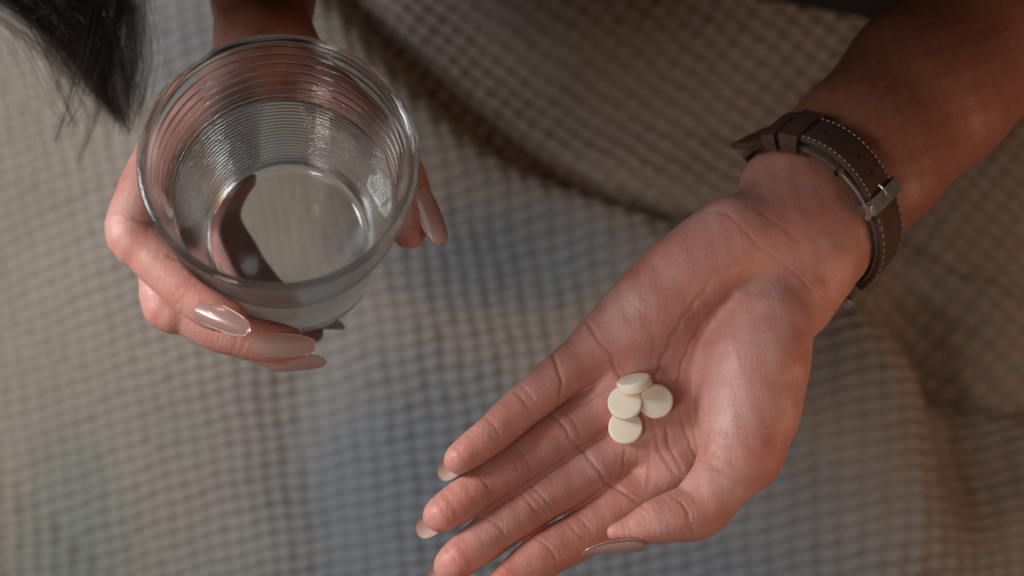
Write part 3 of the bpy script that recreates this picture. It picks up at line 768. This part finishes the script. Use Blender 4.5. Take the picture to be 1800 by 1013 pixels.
for cl in range(62):
    s = rng.random() if cl > 8 else cl / 8; z0 = 538 + rng.normal() * 12
    e0 = np.array([226., 228.]) + rng.normal(size=2) * [12, 14] + (rng.random() ** 1.8) * np.array([-95, -125])
    if rng.random() < .22: e0 = np.array([170., 180.]) + rng.normal(size=2) * [50, 40] - (1 - s) * 20
    a0 = root_a * (1 - s) + root_b * s; b0 = np.array([0.6, -0.9]) * (rng.normal() * 8) + np.array([18, -10]) * (s - .3)
    wd_ = rng.uniform(4, 13)
    for k in range(32):
        o = rng.normal(size=2) * wd_
        hl = rng.random() < .12
        strands.append(hair_strand(a0 + o * 1.2, e0 + o * rng.uniform(.1, .55) + rng.normal(size=2) * 5 - (e0 - a0) * (rng.random() ** 3) * .3, b0 + o * .7, z0 + rng.normal() * 3 + (rng.normal() * 9 if hl else 0), .085 * rng.uniform(.7, 1.2)))
for i in range(90):   # the flicked-out ends and loose hairs on the right of the lock
    a = np.array([170 + rng.normal() * 16, -60.]); k = np.array([212., 16.]) + rng.normal(size=2) * [9, 8]
    e_ = k + np.array([math.cos(q_ := rng.uniform(-.6, 1.25)), math.sin(q_)]) * rng.uniform(25, 95)
    z = 545 + rng.normal() * 10
    q = spline([a, (a + k) / 2 + [8, 0], k, (k + e_) / 2 + rng.normal(size=2) * 4, e_], 14)
    pts = np.stack([(q[:, 0] - 900) / FPX * z, (q[:, 1] - 506.5) / FPX * z, np.full(14, z)], -1)
    strands.append(tube(pts, np.linspace(.07, .03, 14), 3))
for i in range(14):
    a = np.array([rng.uniform(-60, 60), rng.uniform(-60, 60)]); e_ = a + np.array([rng.uniform(20, 90), rng.uniform(90, 260)])
    z = 570 + rng.normal() * 20; q = spline([a, (a + e_) / 2 + rng.normal(size=2) * 18, e_], 14)
    pts = np.stack([(q[:, 0] - 900) / FPX * z, (q[:, 1] - 506.5) / FPX * z, np.full(14, z)], -1)
    strands.append(tube(pts, np.linspace(.06, .03, 14), 3))
V, F = merge(strands)
hair = link_mesh('hair', V, F, M['hair'], person); hair['label'] = 'lock of long dark hair hanging down'

# ------------------------------------------------------------------ black shirt (mostly out of the picture, it shades the lap)
nu, nv = 60, 110
V = []
for i in range(nu):
    t = i / (nu - 1); z = 800 - 640 * t                       # from the lap up to the shoulders, leaning forward
    cxx = 215 - 245 * min(1, t * 2.2); rx = 190 + 115 * math.sin(min(1, t * 1.4) * math.pi / 2); ry = 150 - 20 * t
    edge = -0.2026 * z - 4 - 8 * t - 300 * max(0, t - .60)  # the front of the body
    for j in range(nv):
        q = j / nv * 2 * math.pi
        k = 1 + .02 * math.sin(q * 7 + t * 5) + .012 * math.sin(q * 13 - t * 9)
        cq, sq = math.cos(q), math.sin(q); ex = .36
        xx = cxx + rx * k * math.copysign(abs(cq) ** ex, cq); yy = edge - ry + ry * k * .97 * math.copysign(abs(sq) ** ex, sq)
        yy += 30 * math.exp(-((xx - 205) / 60) ** 2 - ((t - .10) / .10) ** 2) * (sq > 0)      # the hem falls forward at the waist
        V.append((xx, yy, z))
V = np.array(V); F = [tuple(f) for f in grid_faces(nu, nv, False, True)] + [tuple(range(nv)), tuple((nu - 1) * nv + j for j in range(nv))[::-1]]
shirt = link_mesh('shirt', V, F, M['shirt'], person); shirt['label'] = 'black top'

# ------------------------------------------------------------------ blanket over the lap
HB = -(UP @ P(900, 506.5, 700))     # height of the lap below the viewpoint
def on_lap(px, py):
    d = np.array([(px - 900) / FPX, (py - 506.5) / FPX, 1.0]); t = -HB / (UP @ d); q = d * t
    return np.array([q @ XW, q @ YW])
def LP(*pts): return np.array([on_lap(*p) for p in pts])
stp = 1.0
c4 = LP((-330, -190), (2130, -190), (-330, 1330), (2130, 1330))
x0_, x1_ = c4[:, 0].min(), c4[:, 0].max(); y0_, y1_ = c4[:, 1].min(), c4[:, 1].max()
gx = np.arange(x0_, x1_, stp); gy = np.arange(y0_, y1_, stp)
X, Y = [a.ravel() for a in np.meshgrid(gx, gy, indexing='ij')]
def sdist(line):
    """distance to a line on the lap, positive on its left going along it"""
    best = np.full(len(X), 1e9); sg = np.zeros(len(X)); par = np.zeros(len(X))
    for i, (a, b) in enumerate(zip(line[:-1], line[1:])):
        d = b - a; t = np.clip(((X - a[0]) * d[0] + (Y - a[1]) * d[1]) / (d @ d), 0, 1)
        ex, ey = X - a[0] - t * d[0], Y - a[1] - t * d[1]; r = np.hypot(ex, ey)
        m_ = r < best; best[m_] = r[m_]; cr_ = d[0] * ey - d[1] * ex; sg[m_] = np.sign(cr_[m_]); par[m_] = (i + t[m_]) / (len(line) - 1)
    return best * sg, par
Z = np.zeros(len(X))
valley = spline(LP((430, -200), (640, 20), (790, 165), (900, 250), (1010, 310), (1130, 362), (1230, 392), (1340, 445), (1480, 535), (1560, 590), (1680, 650), (1830, 715), (2000, 780)), 60)
s, t = sdist(valley)     # positive = towards the person (up and right in the picture)
wob_ = 3 * np.sin(X * .03) + 3 * np.sin(Y * .041 + 1)
s = s + wob_ * .5
dv = 12 + 10 * np.exp(-((t - .45) / .22) ** 2) + 8 * np.exp(-((t - .85) / .12) ** 2)
Z += -dv * np.exp(-(s / 10.5) ** 2) * (1 - .2 * (s > 0)) + 19 * np.exp(-((s + 20) / 17) ** 2) * np.exp(-((t - .35) / .35) ** 2)
Z += np.where(s > 0, 58 * (1 - np.exp(-(np.maximum(s, 0) / 95) ** 1.6)), 0) - 22 * np.exp(-((s - 38) / 34) ** 2) * np.exp(-((t - .2) / .25) ** 2)
s2, t2 = sdist(spline(LP((960, 400), (1080, 418), (1190, 425), (1300, 480)), 20))
Z += -6 * np.exp(-(s2 / 7) ** 2) * np.exp(-((t2 - .5) / .45) ** 4)
s3, t3 = sdist(spline(LP((1480, 545), (1545, 660), (1600, 800), (1650, 930), (1700, 1060), (1740, 1200)), 30))
w3 = np.exp(-((t3 - .30) / .34) ** 4)
Z += w3 * (14 * np.exp(-((s3 + 10) / 22) ** 2) * (s3 < 0) + 14 * np.exp(-(10 / 22) ** 2) * np.exp(-(np.maximum(s3, 0) / 9) ** 2) * (s3 >= 0) - 36 * np.exp(-((s3 - 30) / 21) ** 2))
s4, t4 = sdist(spline(LP((1300, 1200), (1520, 1040), (1800, 900), (2000, 840)), 20))
Z += 10 * np.exp(-(s4 / 30) ** 2)
s5, t5 = sdist(spline(LP((520, 560), (520, 750), (560, 900), (600, 1100)), 20)); Z += -9 * np.exp(-(s5 / 22) ** 2) + 6 * np.exp(-((s5 - 45) / 35) ** 2)
low = np.clip((-s - 25) / 260, 0, 1); Z -= 150 * low ** 1.25
cx_, cy_ = on_lap(1470, 830); Z += 26 * np.exp(-(((X - cx_) / 75) ** 2 + ((Y - cy_) / 120) ** 2)) * (s < 40)
Z += 4 * np.sin(X * .017 + 1) * np.sin(Y * .021) + 2.2 * np.sin(X * .043 + Y * .03)
# weave: the cloth lies at another angle on each side of the deep crease
def weave(a, px, py):
    ca, sa = math.cos(a), math.sin(a)
    uu = X * ca + Y * sa + 2.2 * np.sin(Y * .02 + 1) + 1.1 * np.sin(X * .035 + Y * .02); vv = -X * sa + Y * ca + 2.2 * np.sin(X * .023) + 1.0 * np.sin(Y * .05 + X * .02)
    uu = uu + .35 * np.sin(X * .11 + 1.3 * np.sin(Y * .06)) + .5 * np.sin(Y * .17 + X * .05); vv = vv + .35 * np.sin(Y * .12 + 1.2 * np.sin(X * .07)) + .5 * np.sin(X * .19 - Y * .04)
    return uu / px, vv / py
A = weave(math.radians(10), 9.2, 6.8); Bq = weave(math.radians(-38), 9.0, 7.6)
upz = s > -2
cu = np.where(upz, Bq[0], A[0]); cv = np.where(upz, Bq[1], A[1])
wu = np.abs(np.sin(np.pi * cu)); wv = np.abs(np.sin(np.pi * cv))
pit = 1 - (wv ** .55) * (.40 + .60 * wu ** .55)      # painted shade: 0 on top of a cell, 1 down in the furrows between cells
ci, cj = np.floor(cu), np.floor(cv); hsh = np.abs(np.sin(ci * 12.9898 + cj * 78.233) * 437.585) % 1.0
Z += (4.0 + 1.6 * hsh) * (wv ** .55) * (.42 + .58 * wu ** .55)
loc = np.outer(X, XW) + np.outer(Y, YW)
V = loc + np.outer(Z - HB, UP)
pu, pv = PX(V)
def soft(poly_c): 
    o_ = np.zeros(len(X))
    for (cx, cy), (rx, ry), a in poly_c:
        c = on_lap(cx, cy); kx, ky = rx * .28, ry * .28
        o_ = np.maximum(o_, a * np.exp(-((((X - c[0]) / kx) ** 2 + ((Y - c[1]) / ky) ** 2) ** 1.5)))
    return o_
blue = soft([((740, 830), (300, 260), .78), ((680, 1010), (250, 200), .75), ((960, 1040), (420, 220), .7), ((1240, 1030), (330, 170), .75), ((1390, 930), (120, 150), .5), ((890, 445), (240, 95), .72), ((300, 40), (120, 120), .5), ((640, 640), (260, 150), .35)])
sage = soft([((20, 900), (130, 220), .75), ((250, 980), (200, 150), .4), ((250, 700), (160, 130), .25)])
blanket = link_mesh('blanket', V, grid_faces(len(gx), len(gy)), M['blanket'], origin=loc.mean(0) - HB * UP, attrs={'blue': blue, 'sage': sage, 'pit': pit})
tag(blanket, 'beige waffle weave blanket with blue patches, rumpled over the lap', 'blanket')
